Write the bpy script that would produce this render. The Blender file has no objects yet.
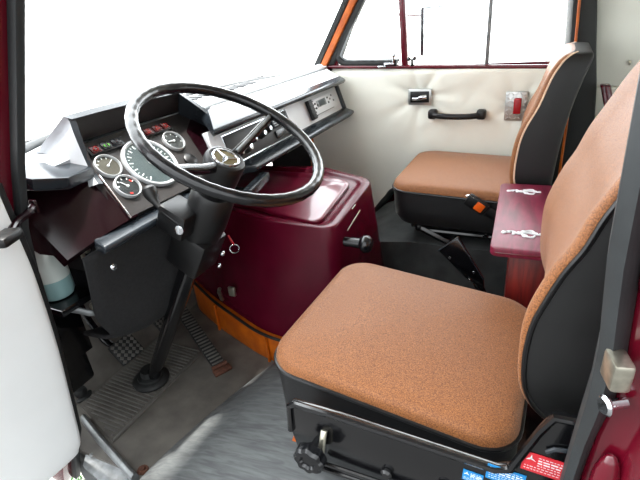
import bpy, bmesh, math, random
from mathutils import Vector, Matrix
random.seed(7)
S = bpy.context.scene
COL = S.collection

# ------------------------------------------------------------------ camera
cd = bpy.data.cameras.new('camera'); cam = bpy.data.objects.new('camera', cd); COL.objects.link(cam)
yaw, pit, rol = -.480633734, -.455111568, .0925042880
fw = Vector((math.sin(yaw)*math.cos(pit), math.cos(yaw)*math.cos(pit), math.sin(pit)))
rt = Vector((math.cos(yaw), -math.sin(yaw), 0)); dn = fw.cross(rt)
r2 = rt*math.cos(rol)+dn*math.sin(rol); d2 = dn*math.cos(rol)-rt*math.sin(rol)
M = Matrix((r2, -d2, -fw)).transposed().to_4x4(); M.translation = Vector((0, 0, 1.2))
cam.matrix_world = M
cd.sensor_width = 36; cd.lens = 459.437/640*36; cd.clip_start = .02
S.camera = cam
# ------------------------------------------------------------------ light
SKY_NEAR, SKY_FAR, SUN = 2.2, 8.5, 10.0
w = bpy.data.worlds.new('overcast_sky'); S.world = w; w.use_nodes = True
nt = w.node_tree; bg = nt.nodes['Background']
bg.inputs[0].default_value = (.93, .97, 1, 1)
wt = nt.nodes.new('ShaderNodeTexCoord'); wd = nt.nodes.new('ShaderNodeVectorMath'); wd.operation = 'DOT_PRODUCT'
wd.inputs[1].default_value = Vector((-.42, .88, .2)).normalized()     # open bright sky ahead and beyond the far door
wr = nt.nodes.new('ShaderNodeMapRange'); wr.inputs[1].default_value = -.7; wr.inputs[2].default_value = .6; wr.inputs[3].default_value = SKY_NEAR; wr.inputs[4].default_value = SKY_FAR
nt.links.new(wt.outputs['Generated'], wd.inputs[0]); nt.links.new(wd.outputs['Value'], wr.inputs[0]); nt.links.new(wr.outputs[0], bg.inputs[1])
sd = bpy.data.lights.new('sun', 'SUN'); sd.energy = SUN; sd.angle = math.radians(3); sd.color = (1, .96, .9)
so = bpy.data.objects.new('sun', sd); COL.objects.link(so)
so.rotation_euler = Vector((.08, -.05, -1)).to_track_quat('-Z', 'Y').to_euler()
S.view_settings.view_transform = 'Standard'; S.view_settings.look = 'None'
S.view_settings.exposure = 0.32; S.view_settings.gamma = 1.0; S.view_settings.use_curve_mapping = False
S.cycles.max_bounces = 8; S.cycles.transparent_max_bounces = 12
S.cycles.use_denoising = True
S.cycles.sample_clamp_indirect = 8
S.cycles.caustics_reflective = False; S.cycles.caustics_refractive = False

# ------------------------------------------------------------------ materials
def lin(c):
    return tuple(((v/255)/12.92 if v/255 <= .04045 else ((v/255+.055)/1.055)**2.4) for v in c)
def mat(name, rgb, rough=.5, metal=0, nscale=40, nvar=.06, bump=0, bscale=None, coat=0, spec=.5, trans=0, sheen=0, rgb2=None, stretch=None, distort=0, bdist=.002):
    m = bpy.data.materials.new(name); m.use_nodes = True; t = m.node_tree; b = t.nodes['Principled BSDF']
    b.inputs['Roughness'].default_value = rough; b.inputs['Metallic'].default_value = metal
    b.inputs['Coat Weight'].default_value = coat; b.inputs['Coat Roughness'].default_value = .08
    b.inputs['Specular IOR Level'].default_value = spec
    b.inputs['Transmission Weight'].default_value = trans
    b.inputs['Sheen Weight'].default_value = sheen
    tc = t.nodes.new('ShaderNodeTexCoord'); src = tc.outputs['Object']
    if stretch:
        mp = t.nodes.new('ShaderNodeMapping'); mp.inputs['Scale'].default_value = stretch
        t.links.new(src, mp.inputs['Vector']); src = mp.outputs['Vector']
    n = t.nodes.new('ShaderNodeTexNoise'); n.inputs['Scale'].default_value = nscale; n.inputs['Detail'].default_value = 4
    n.inputs['Distortion'].default_value = distort
    t.links.new(src, n.inputs['Vector'])
    cr = t.nodes.new('ShaderNodeValToRGB'); a = lin(rgb)
    if rgb2: lo, hi = a, lin(rgb2)
    else: lo = tuple(v*(1-nvar) for v in a); hi = tuple(min(1, v*(1+nvar)) for v in a)
    cr.color_ramp.elements[0].color = (*lo, 1); cr.color_ramp.elements[1].color = (*hi, 1)
    cr.color_ramp.elements[0].position = .35; cr.color_ramp.elements[1].position = .65
    t.links.new(n.outputs['Fac'], cr.inputs['Fac']); t.links.new(cr.outputs['Color'], b.inputs['Base Color'])
    if bump:
        n2 = t.nodes.new('ShaderNodeTexNoise'); n2.inputs['Scale'].default_value = bscale or nscale*4; n2.inputs['Detail'].default_value = 3
        t.links.new(src, n2.inputs['Vector'])
        bp = t.nodes.new('ShaderNodeBump'); bp.inputs['Strength'].default_value = bump; bp.inputs['Distance'].default_value = bdist
        t.links.new(n2.outputs['Fac'], bp.inputs['Height']); t.links.new(bp.outputs['Normal'], b.inputs['Normal'])
    return m
def glassmat(name, tint, gloss=.06, rough=0):
    m = bpy.data.materials.new(name); m.use_nodes = True; t = m.node_tree
    for nd in list(t.nodes):
        if nd.type == 'BSDF_PRINCIPLED': t.nodes.remove(nd)
    out = [nd for nd in t.nodes if nd.type == 'OUTPUT_MATERIAL'][0]
    tr = t.nodes.new('ShaderNodeBsdfTransparent'); tr.inputs[0].default_value = (*tint, 1)
    gl = t.nodes.new('ShaderNodeBsdfGlossy'); gl.inputs['Roughness'].default_value = rough
    ge = t.nodes.new('ShaderNodeNewGeometry'); dt = t.nodes.new('ShaderNodeVectorMath'); dt.operation = 'DOT_PRODUCT'
    t.links.new(ge.outputs['Normal'], dt.inputs[0]); t.links.new(ge.outputs['Incoming'], dt.inputs[1])
    def mth(op, x, y=None):
        q = t.nodes.new('ShaderNodeMath'); q.operation = op
        for i, v in enumerate((x, y)):
            if v is None: continue
            if isinstance(v, (int, float)): q.inputs[i].default_value = v
            else: t.links.new(v, q.inputs[i])
        return q.outputs[0]
    fr = mth('ADD', mth('MULTIPLY', mth('POWER', mth('SUBTRACT', 1, mth('ABSOLUTE', dt.outputs['Value'])), 5), .96), .04)
    mx = t.nodes.new('ShaderNodeMixShader')
    t.links.new(fr, mx.inputs[0]); t.links.new(tr.outputs[0], mx.inputs[1]); t.links.new(gl.outputs[0], mx.inputs[2])
    t.links.new(mx.outputs[0], out.inputs[0]); return m
K = dict(
 seat=mat('tan_cloth', (102, 58, 26), .5, nscale=420, bump=.6, bscale=600, rgb2=(160, 102, 56), sheen=.12, spec=.4),
 vinyl=mat('black_vinyl', (25, 25, 26), .42, nscale=60, bump=.25, bscale=350),
 vinyl2=mat('black_backrest_vinyl', (22, 22, 22), .5, nscale=14, bump=.35, bscale=12, bdist=.006),
 piping=mat('black_piping', (15, 15, 16), .35),
 pipew=mat('pale_piping', (225, 190, 160), .6),
 blackmetal=mat('black_enamel', (10, 10, 12), .18, nscale=30, coat=.4),
 blackplastic=mat('black_plastic', (8, 8, 9), .42, nscale=80, bump=.1, bscale=500),
 rim=mat('black_bakelite', (14, 15, 18), .24, nscale=20, coat=.15),
 greyplastic=mat('grey_plastic', (36, 41, 46), .24, nscale=60, bump=.12, bscale=300),
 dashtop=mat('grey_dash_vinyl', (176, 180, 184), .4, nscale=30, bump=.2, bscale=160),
 panel=mat('dark_brown_panel', (26, 21, 20), .5, nscale=150, nvar=.15, bump=.1),
 maroon=mat('maroon_enamel', (78, 6, 28), .27, nscale=12, nvar=.08, bump=.25, bscale=260, spec=.28, bdist=.0008),
 maroonlid=mat('glossy_maroon_enamel', (96, 8, 36), .3, nscale=12, nvar=.08, bump=.35, bscale=260, coat=.7, bdist=.0008),
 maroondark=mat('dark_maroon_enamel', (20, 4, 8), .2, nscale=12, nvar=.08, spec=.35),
 maroonbody=mat('maroon_body_paint', (88, 6, 24), .2, nscale=10, nvar=.08, coat=.4),
 orange=mat('orange_paint', (196, 98, 14), .4, nscale=18, rgb2=(168, 76, 10), bump=.12, bscale=60),
 cream=mat('cream_vinyl', (243, 244, 233), .5, nscale=5, nvar=.025, bump=.35, bscale=7, bdist=.012),
 white=mat('white_vinyl', (230, 232, 231), .45, nscale=5, nvar=.02, bump=.2, bscale=9, bdist=.006),
 rubber=mat('black_rubber', (20, 22, 22), .6, nscale=60, bump=.15),
 seal=mat('grey_rubber_seal', (36, 39, 40), .55, nscale=20, nvar=.15, bump=.2, bscale=60),
 mat=mat('worn_rubber_mat', (80, 77, 72), .6, nscale=9, rgb2=(106, 102, 96), bump=.25, bscale=90),
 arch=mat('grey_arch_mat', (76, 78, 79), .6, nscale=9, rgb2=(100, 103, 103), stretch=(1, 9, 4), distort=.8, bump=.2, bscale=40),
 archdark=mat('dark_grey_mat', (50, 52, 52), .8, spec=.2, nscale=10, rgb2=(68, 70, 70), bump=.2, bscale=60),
 kick=mat('black_carpet', (24, 24, 25), .9, nscale=120, nvar=.25, bump=.5, bscale=300),
 alu=mat('dull_aluminium', (128, 131, 132), .5, metal=.6, nscale=40, nvar=.2, bump=.15),
 chrome=mat('chrome', (215, 218, 222), .1, metal=1, nscale=20, nvar=.03),
 steel=mat('stained_steel', (190, 186, 170), .3, metal=.9, nscale=40, nvar=.25),
 whiteplate=mat('white_plate', (222, 224, 226), .35, nscale=20, nvar=.02),
 bezel=mat('satin_bezel', (200, 203, 205), .38, metal=.35, nscale=30, nvar=.02),
 dial=mat('black_dial', (26, 30, 32), .4, nscale=30),
 dialtan=mat('pale_dial', (66, 62, 52), .4, nscale=30),
 dialgrey=mat('grey_dial', (52, 64, 66), .4, nscale=30),
 mark=mat('white_marking', (235, 238, 238), .5),
 redmark=mat('red_marking', (210, 50, 40), .5),
 redplastic=mat('red_plastic', (160, 14, 26), .25, nscale=200, bump=.4, bscale=400),
 lampred=mat('dark_red_lens', (78, 14, 18), .25),
 lampgreen=mat('green_symbol', (120, 210, 80), .4),
 lampdark=mat('dark_lens', (32, 34, 38), .25),
 oranglens=mat('orange_button', (240, 100, 20), .3),
 tread=mat('tread_plate', (196, 198, 196), .3, metal=.8, nscale=20, nvar=.1),
 wood=mat('mahogany', (70, 14, 16), .3, nscale=14, rgb2=(112, 30, 26), stretch=(6, 6, .5), distort=.5, coat=.3),
 woodlid=mat('burgundy_stained_wood', (92, 14, 38), .42, nscale=10, rgb2=(124, 28, 58), stretch=(5, 1, 1), distort=.4, coat=.0),
 bottle=mat('translucent_plastic', (206, 214, 208), .4, nscale=20, nvar=.02),
 fluid=mat('blue_washer_fluid', (138, 172, 172), .3, nscale=20, nvar=.02),
 stickred=mat('red_sticker', (214, 48, 58), .4), stickblue=mat('blue_sticker', (30, 128, 190), .4),
 gold=mat('gold_enamel', (96, 86, 52), .3, metal=.6),
 roof=mat('pale_headlining', (210, 206, 196), .8, nscale=20, nvar=.03),
 ground=mat('pale_concrete', (196, 194, 188), .9, nscale=3, nvar=.08, bump=.2),
 asphalt=mat('dark_asphalt', (52, 52, 52), .9, nscale=40, nvar=.2, bump=.3),
 stud=mat('worn_rubber_studs', (92, 90, 86), .5, nscale=40, nvar=.15),
 grass=mat('grass', (52, 110, 40), .8, nscale=30, nvar=.3),
 rust=mat('rust', (84, 50, 36), .8, nscale=120, nvar=.3),
 glass=glassmat('window_glass', (.97, .98, .98)), dialglass=glassmat('dial_glass', (.95, .97, .97)),
)
# ------------------------------------------------------------------ helpers
def V(*a): return Vector(a)
class B:
    def __init__(s): s.b = bmesh.new()
    def face(s, vs):
        try: return s.b.faces.new(vs)
        except ValueError: return None
    def loft(s, rings, closed=True, caps=True, loop=False):
        rr = [[s.b.verts.new(Vector(p)) for p in r] for r in rings]; n = len(rr[0])
        pairs = list(zip(rr, rr[1:])) + ([(rr[-1], rr[0])] if loop else [])
        for A, C in pairs:
            for i in range(n if closed else n-1):
                j = (i+1) % n; s.face([A[i], A[j], C[j], C[i]])
        if caps and closed and not loop: s.face(list(reversed(rr[0]))); s.face(rr[-1])
        return s
    def box(s, c, size, rot=None, bev=0, seg=2):
        t = bmesh.new(); bmesh.ops.create_cube(t, size=1); bmesh.ops.scale(t, vec=size, verts=t.verts)
        if bev: bmesh.ops.bevel(t, geom=list(t.edges), offset=min(bev, min(size)*.49), segments=seg, affect='EDGES', profile=.5)
        mt = Matrix.Translation(Vector(c)) @ (rot.to_4x4() if rot else Matrix())
        return s.add(t, mt)
    def add(s, t, mt=None):
        mp = {}
        for v in t.verts: mp[v] = s.b.verts.new(mt @ v.co if mt else v.co)
        for f in t.faces: s.face([mp[v] for v in f.verts])
        t.free(); return s
    def tube(s, pts, r, n=12, closed=False, caps=True, flat=None):
        pts = [Vector(p) for p in pts]; m = len(pts); rs = r if isinstance(r, (list, tuple)) else [r]*m; rings = []
        up = None
        for i, p in enumerate(pts):
            a = pts[(i-1) % m] if (closed or i) else p; c = pts[(i+1) % m] if (closed or i < m-1) else p
            tg = (c-a).normalized()
            if up is None:
                up = Vector((0, 0, 1)) if abs(tg.z) < .9 else Vector((0, 1, 0))
            u = (up-tg*(up@tg)).normalized(); v = tg.cross(u); up = u
            k = flat or 1
            rings.append([p+rs[i]*(math.cos(q)*u+k*math.sin(q)*v) for q in [2*math.pi*j/n for j in range(n)]])
        return s.loft(rings, True, caps, closed)
    def lathe(s, o, ax, prof, n=28, caps=True):
        o = Vector(o); ax = Vector(ax).normalized(); u = Vector((0, 1, 0)) if abs(ax.y) < .9 else Vector((1, 0, 0))
        u = (u-ax*(u@ax)).normalized(); v = ax.cross(u)
        return s.loft([[o+ax*h+max(r, 1e-5)*(math.cos(q)*u+math.sin(q)*v) for q in [2*math.pi*j/n for j in range(n)]] for r, h in prof], True, caps)
    def prism(s, poly, vec):
        poly = [Vector(p) for p in poly]; vec = Vector(vec)
        return s.loft([poly, [p+vec for p in poly]])
    def extr(s, prof, y0, y1, skew=0):   # prof in (x,z), extruded along Y
        return s.loft([[(x, y0, z) for x, z in prof], [(x+skew, y1, z) for x, z in prof]])
    def sphere(s, c, r, n=16, sc=(1, 1, 1)):
        t = bmesh.new(); bmesh.ops.create_uvsphere(t, u_segments=n, v_segments=n//2+2, radius=r)
        return s.add(t, Matrix.Translation(Vector(c)) @ Matrix.Diagonal((*sc, 1)))
    def bevel(s, off, seg=2, ang=30):
        bmesh.ops.remove_doubles(s.b, verts=s.b.verts, dist=1e-5)
        bmesh.ops.recalc_face_normals(s.b, faces=s.b.faces)
        ed = [e for e in s.b.edges if len(e.link_faces) == 2 and e.calc_face_angle(0) > math.radians(ang)]
        bmesh.ops.bevel(s.b, geom=ed, offset=off, segments=seg, affect='EDGES', profile=.5, clamp_overlap=True); return s
def wloc(o):
    l = Vector(o.location)
    while o.parent: o = o.parent; l += Vector(o.location)
    return l
def obj(name, bb, m, parent=None, smooth=35, label=None, cat=None, group=None, kind=None, loc=None):
    me = bpy.data.meshes.new(name); bmesh.ops.recalc_face_normals(bb.b, faces=bb.b.faces)
    base = wloc(parent) if parent else Vector(loc or (0, 0, 0))
    bmesh.ops.translate(bb.b, vec=-base, verts=bb.b.verts)
    bb.b.to_mesh(me); bb.b.free(); me.materials.append(m)
    if smooth:
        me.polygons.foreach_set('use_smooth', [True]*len(me.polygons)); me.set_sharp_from_angle(angle=math.radians(smooth))
    o = bpy.data.objects.new(name, me); COL.objects.link(o)
    if parent: o.parent = parent
    else: o.location = base
    for k, v in (('label', label), ('category', cat), ('group', group), ('kind', kind)):
        if v: o[k] = v
    return o
def thing(name, label, cat, loc, group=None, kind=None):
    o = bpy.data.objects.new(name, None); COL.objects.link(o); o.location = loc; o.empty_display_size = .05
    o['label'] = label; o['category'] = cat
    if group: o['group'] = group
    if kind: o['kind'] = kind
    return o
def struct(name, bb, m, label, cat, parent=None, smooth=35):
    return obj(name, bb, m, parent, smooth, label if not parent else None, cat if not parent else None, kind='structure' if not parent else None)
def interp(tab, x):
    if x <= tab[0][0]: return tab[0][1]
    for (a, p), (b, q) in zip(tab, tab[1:]):
        if x <= b: return p+(q-p)*(x-a)/(b-a)
    return tab[-1][1]
def rrect(x0, x1, y0, y1, r, n=6):
    out = []
    for cx, cy, a0 in ((x1-r, y1-r, 0), (x0+r, y1-r, 90), (x0+r, y0+r, 180), (x1-r, y0+r, 270)):
        for k in range(n+1):
            a = math.radians(a0+90*k/n); out.append((cx+r*math.cos(a), cy+r*math.sin(a)))
    return out
def smoothpts(pts, n=8, closed=False):
    pts = [Vector(p) for p in pts]; out = []; m = len(pts)
    for i in range(m if closed else m-1):
        p0 = pts[(i-1) % m] if (closed or i) else pts[0]; p1 = pts[i]; p2 = pts[(i+1) % m]; p3 = pts[(i+2) % m] if (closed or i < m-2) else pts[-1]
        for k in range(n):
            t = k/n; out.append(.5*((2*p1)+(-p0+p2)*t+(2*p0-5*p1+4*p2-p3)*t*t+(-p0+3*p1-3*p2+p3)*t**3))
    if not closed: out.append(pts[-1])
    return out
def axes(n):
    n = Vector(n).normalized(); u = Vector((0, 1, 0)); u = (u-n*(u@n)).normalized(); return u, n.cross(u), n
def rotm(u, v, n): return Matrix((u, v, n)).transposed()

# ================================================================== SETTING
g = B(); g.prism([(-30, .45, -.74), (30, .45, -.74), (30, 30, -.74), (-30, 30, -.74)], (0, 0, -.1))
struct('ground', g, K['ground'], 'pale concrete ground under and beyond the van', 'ground')
g = B(); g.prism([(-30, -30, -.74), (30, -30, -.74), (30, .45, -.74), (-30, .45, -.74)], (0, 0, -.1))
struct('ground', g, K['asphalt'], 'added dark asphalt on the open door side, out of view', 'ground')  # dark ground added out of view so near panels reflect little
# cab floor with toe board
f = B(); f.extr([(-1.42, 0), (2.2, 0), (2.2, -.04), (-1.44, -.04), (-1.72, .42), (-1.68, .44)], .565, 2.2)
struct('floor', f, K['mat'], 'worn dark grey rubber floor of the cab', 'floor')
# wheel arches (housings both seats stand on)
def arch(name, y0, y1, prof, m, lab, flare=0):
    b = B(); ny = 8; rings = []
    for k in range(ny+1):
        t = k/ny; y = y0+(y1-y0)*t
        rings.append([(x+flare*t**1.5*(1 if z < .45 else 0), y, z) for x, z in prof])
    b.loft(rings)
    struct(name, b, m, lab, 'wheel arch')
pr = [(-.97, .0), (-.945, .035), (-.91, .08), (-.84, .13), (-.74, .17), (-.6, .2), (-.4, .225), (0, .235), (.45, .235), (.45, -.03), (-.97, -.03)]
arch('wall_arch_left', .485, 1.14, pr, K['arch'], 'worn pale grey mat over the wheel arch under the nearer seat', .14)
pr = [(-.98, .0), (-.93, .06), (-.87, .13), (-.8, .2), (-.72, .27), (-.62, .31), (-.45, .33), (0, .335), (.45, .335), (.45, -.03), (-.98, -.03)]
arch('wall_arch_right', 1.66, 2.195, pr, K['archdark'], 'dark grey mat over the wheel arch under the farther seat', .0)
# front bulkhead, roof, side walls, back of the van
b = B(); b.extr([(-1.74, -.1), (-1.7, -.1), (-1.345, .86), (-1.345, .90), (-1.42, .93)], .62, 2.23); struct('wall_front', b, K['kick'], 'black lined bulkhead under the dashboard', 'wall')
b = B(); b.box((-1.135, 2.203, .45), (.04, .02, .84)); struct('trim_19', b, K['orange'], 'orange painted side below the far end of the dashboard', 'trim')
b = B(); b.prism([(-.86, .3, 1.58), (-.90, .56, 1.58), (-.91, 1.38, 1.58), (-.90, 2.2, 1.58), (-.86, 2.3, 1.58), (2.6, 2.3, 1.62), (2.6, .3, 1.62)], (0, 0, .04)); struct('ceiling', b, K['roof'], 'pale roof lining of the van', 'ceiling')  # front edge carried forward past the pillars to keep sun off the floor
b = B(); b.box((2.6, 1.35, .3), (.04, 1.8, 1.1)); struct('wall_back', b, K['cream'], 'cream rear wall of the van', 'wall')
b = B(); b.box((2.6, 1.35, 1.23), (.006, 1.8, .76)); struct('added_window_2', b, K['glass'], 'wide unseen rear window added to light the far wall', 'window')  # added opening, out of view, lets daylight reach the far wall
b = B(); b.box((1.5, .48, .35), (2.2, .04, .9)); b.box((1.5, .48, 1.58), (2.2, .04, .1)); struct('wall_left', b, K['cream'], 'cream lined near side of the van behind the pillar', 'wall')
b = B(); b.box((1.345, 2.23, 1.235), (2.51, .04, .78)); b.box((1.345, 2.229, .42), (2.51, .042, .85)); b.bevel(.01)
struct('wall_right', b, K['cream'], 'cream vinyl side panel behind the far door pillar', 'wall')
b = B(); b.tube([(.66, 2.205, .99), (.665, 2.203, .99)], .012); b.tube([(.255, 2.205, .935), (.262, 2.203, .935)], .008)
struct('trim_1', b, K['steel'], 'small metal button on the cream side panel', 'button')
b = B(); b.box((1.5, .48, 1.165), (2.2, .006, .74)); struct('added_window_3', b, K['glass'], 'unseen side window added behind the near pillar for light', 'window')  # unseen window, put in to brighten the far side panel
b = B(); b.box((-1.27, 2.225, .45), (.3, .03, .9)); struct('trim_20', b, K['kick'], 'black lined side below the far end of the dashboard', 'trim')
# windscreen and its surround
ws = [(-1.0, .56), (-1.19, .66), (-1.33, .92), (-1.38, 1.38), (-1.33, 1.83), (-1.22, 2.08), (-1.06, 2.2)]
top = [(-.66, .6), (-.80, .75), (-.89, 1.0), (-.92, 1.38), (-.89, 1.76), (-.82, 2.0), (-.68, 2.17)]
lo = smoothpts([(x, y, .945) for x, y in ws], 5); hi = smoothpts([(x, y, 1.57) for x, y in top], 5)
b = B(); b.loft([lo, hi], False); struct('window_1', b, K['glass'], 'curved windscreen glass above the dashboard', 'window')
b = B(); b.tube(smoothpts([(x-.02, y, .93) for x, y in ws], 5), .018); struct('trim_2', b, K['seal'], 'rubber seal along the foot of the windscreen', 'seal')
b = B(); b.tube(hi, .03); struct('trim_3', b, K['roof'], 'pale header rail above the windscreen', 'trim')
# near front pillar
zs = [(-.12, -1.27), (.084, -1.184), (.332, -1.116), (.58, -1.056), (.69, -1.04), (.83, -1.005), (.978, -.932), (1.104, -.86), (1.259, -.771), (1.6, -.57)]
def pill(x0, x1, y0, y1):
    b = B(); b.loft([[(x+x0, y0, z), (x+x1, y0, z), (x+x1, y1, z), (x+x0, y1, z)] for z, x in zs]); return b.bevel(.006)
struct('trim_4', pill(-.22, -.022, .5, .548), K['maroonbody'], 'glossy maroon front pillar at the open near door', 'pillar')
struct('trim_5', pill(-.03, 0, .53, .55), K['seal'], 'dark rubber door seal on the maroon front pillar', 'seal')
# near rear pillar with stepped jamb
jb = [(-.1, .06, .085), (.3, .065, .085), (.64, .075, .089), (.715, .078, .094), (.776, .081, .103), (.848, .08, .103), (.957, .07, .096), (1.133, .065, .09), (1.6, .055, .08)]
b = B(); b.loft([[(xl, .478, z), (xl+.006, .468, z), ((xl+xr)/2, .462, z), (xr-.004, .468, z), (xr+.004, .48, z), (xr+.006, .52, z), (xl+.006, .53, z)] for z, xl, xr in jb])
struct('trim_6', b, K['seal'], 'ribbed grey rubber seal along the near rear door pillar', 'seal')
def jamb(z):
    xr = interp([(q[0], q[2]) for q in jb], z)+.002; k = 0 if z > .93 else 1
    return [(xr, .50, z), (xr+.002, .468+.012*k, z), (xr+.018, .455+.02*k, z), (xr+.03, .43+.04*k, z), (xr+.05, .405+.02*k, z), (.42, .39, z), (.42, .5, z)]
b = B(); b.loft([jamb(z) for z in (-.3, .3, .6, .72, .78, .85, .91, .925, .935, .96, 1.1, 1.3, 1.65)])
b.bevel(.006); struct('trim_7', b, K['maroonbody'], 'glossy maroon near rear door pillar', 'pillar')
b = B(); b.sphere((.115, .465, .66), .016, 14, (1, .8, 3.2))
struct('trim_8', b, K['maroonbody'], 'rounded maroon swelling low on the near rear pillar', 'trim')
# sill: aluminium tread strips, rubber
b = B(); b.tube([(-1.325, .655, .012), (-1.2, .612, .014), (-1.0, .555, .012), (-.975, .548, .012)], .02, flat=.6)
struct('trim_9', b, K['alu'], 'rounded aluminium edge strip along the near door sill', 'strip')
b = B(); b.prism([(-1.25, .61, -.005), (-.98, .55, -.005), (-.98, .49, -.02), (-1.2, .535, -.02)], (0, 0, -.012))
for x, y in ((-1.19, .566), (-1.04, .525)): b.lathe((x, y, -.004), (0, 0, 1), [(.008, 0), (.006, .004), (0, .005)], 10)
struct('trim_10', b, K['alu'], 'flat aluminium step plate outside the sill strip', 'plate')
b = B(); b.prism([(-1.26, .57, -.02), (-1.0, .5, -.02), (.1, .49, -.02), (.1, .45, -.05), (-1.02, .46, -.05), (-1.22, .53, -.05)], (0, 0, -.1))
struct('trim_11', b, K['rubber'], 'black rubber sealing strip under the step plate', 'seal')

# ---------------------------------------------------------------- open driver door (door_1)
P0 = V(-.945, .5, .866); A = (V(-1.1, .5, .113)-P0); D = V(-.12, -1, 0).normalized(); N = A.cross(D).normalized()
if N.x < 0: N = -N
edge = [(-.929, .475, .985), (-.931, .481, .946), (-.943, .488, .883), (-.955, .497, .82), (-.976, .507, .712), (-1.016, .514, .512), (-1.061, .512, .295), (-1.087, .51, .171), (-1.096, .5, .137), (-1.099, .486, .122), (-1.111, .409, .113)]
far = [V(*edge[-1])+D*.45+V(0, 0, .01), V(*edge[0])+D*.52]
poly = smoothpts(edge, 4)+far
d1 = thing('door_1', 'open near door with plain white vinyl lining', 'door', tuple(P0), kind='structure')
b = B(); b.loft([[p-N*.03 for p in poly], [p-N*.008 for p in poly]]+[[p+(far[1]+(poly[0]-far[1])*.5+A*.5-p)*t-N*(.008-.008*s) for p in poly] for t, s in ((.015, .8), (.04, 1.2), (.12, 1.4))])
obj('door_lining', b, K['white'], d1)
b = B(); b.loft([[p-N*.075 for p in poly], [p-N*.03 for p in poly]]); obj('door_skin', b, K['maroonbody'], d1)
b = B(); b.tube([V(*p)-N*.035+V(-.004, .012, 0) for p in edge[1:-1]], .012); obj('door_seal', b, K['rubber'], d1)
# ---------------------------------------------------------------- passenger door (door_2)
d2o = thing('door_2', 'far side door lined with padded cream vinyl', 'door', (-.4, 2.22, .2), kind='structure')
YD = 2.2
import itertools
# padded lining with creases round the latch and the pull handle
def pad(x, z):
    h = .022
    for cx, cz, wd, am in ((-.547, .819, .075, .022), (-.13, .777, .06, .012), (-.37, .742, .12, .006)):
        dx, dz = x-cx, z-cz; r = math.hypot(dx, dz); a = math.atan2(dz, dx)
        h -= am*math.exp(-(r/wd)**2)*(1+.0*a) + am*.35*math.exp(-(r/(wd*2.6))**2)*max(0, math.sin(7*a+1))
    h += .004*math.sin(9*x+2*z)*math.sin(3*z+1)
    e = min((z-.16)/.05, (.955-z)/.03, 1); return h*max(.15, min(1, e))
b = B(); nx, nz = 100, 60; grid = []
for i in range(nx+1):
    x = -1.12+(.085+1.12)*i/nx; col = []
    zlo = interp([(-1.12, .1), (-.93, .12), (-.81, .185), (-.70, .33), (-.55, .36), (.1, .38)], x)
    for k in range(nz+1):
        z = zlo+(interp([(-1.12, .962), (.085, .925)], x)-zlo)*k/nz
        col.append(b.b.verts.new((x, YD-pad(x, z), z)))
    grid.append(col)
for i in range(nx):
    for k in range(nz): b.face([grid[i][k], grid[i+1][k], grid[i+1][k+1], grid[i][k+1]])
obj('door_lining', b, K['cream'], d2o, smooth=80)
b = B(); b.box((-.45, 2.235, .5), (1.3, .03, .9)); obj('door_skin', b, K['maroonbody'], d2o)
b = B(); b.tube([(-1.1, YD-.012, .967), (.085, YD-.012, .928)], .009); obj('window_sill_rail', b, K['maroonbody'], d2o)
# window frame: sloping front bar, divider, rear bar
b = B(); b.loft([[(-1.02+t*.3, YD-.01, .955+t*.62), (-.965+t*.3, YD-.01, .955+t*.62), (-.965+t*.3, YD+.03, .955+t*.62), (-1.02+t*.3, YD+.03, .955+t*.62)] for t in (0, .5, 1)])
b.bevel(.006); obj('window_frame', b, K['maroonbody'], d2o)
b = B(); b.loft([[(x-.014, YD-.012, z), (x+.016, YD-.012, z), (x+.016, YD+.025, z), (x-.014, YD+.025, z)] for x, z in ((-.622, .945), (-.636, 1.225), (-.65, 1.58))]); b.bevel(.004)
obj('window_post', b, K['maroonbody'], d2o)
b = B(); b.box((-.266, YD+.012, 1.26), (.016, .02, .64), bev=.003); obj('sliding_pane_edge', b, K['alu'], d2o)
q = smoothpts([(-.95, YD-.004, 1.0), (-.925, YD-.004, .979), (-.88, YD-.004, .975), (-.66, YD-.004, .968)], 4)
b = B(); b.tube([(-.68, YD+.005, 1.57), (-.83, YD+.005, 1.25)]+q, .017); obj('quarter_window_seal', b, K['rubber'], d2o)
b = B(); b.tube([(-.667, YD, 1.54), (-.815, YD, 1.25)]+[p+V(.016, -.012, .014) for p in q], .006); obj('quarter_window_bead', b, K['alu'], d2o)
b = B(); b.prism([(-.97, YD+.012, .95), (-.64, YD+.012, .945), (-.66, YD+.012, 1.58), (-.68, YD+.012, 1.58)], (0, .004, 0)); obj('quarter_pane', b, K['glass'], d2o, 0)
b = B(); b.prism([(-.61, YD+.012, .945), (.06, YD+.012, .925), (.02, YD+.012, 1.58), (-.635, YD+.012, 1.58)], (0, .004, 0)); obj('sliding_pane', b, K['glass'], d2o, 0)
# quarter window catch and pane latch
b = B(); b.box((-.69, YD-.025, .968), (.05, .018, .014), bev=.005); b.tube([(-.672, YD-.025, .97), (-.668, YD-.028, 1.0)], .006); b.sphere((-.668, YD-.028, 1.004), .01); b.box((-.725, YD-.03, .958), (.04, .01, .01), bev=.004)
obj('window_catch', b, K['chrome'], d2o)
b = B(); b.box((-.585, YD-.012, .97), (.012, .02, .03), bev=.003); b.sphere((-.598, YD-.022, .985), .009); b.sphere((-.573, YD-.022, .987), .009)
obj('pane_latch', b, K['blackmetal'], d2o)
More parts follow.
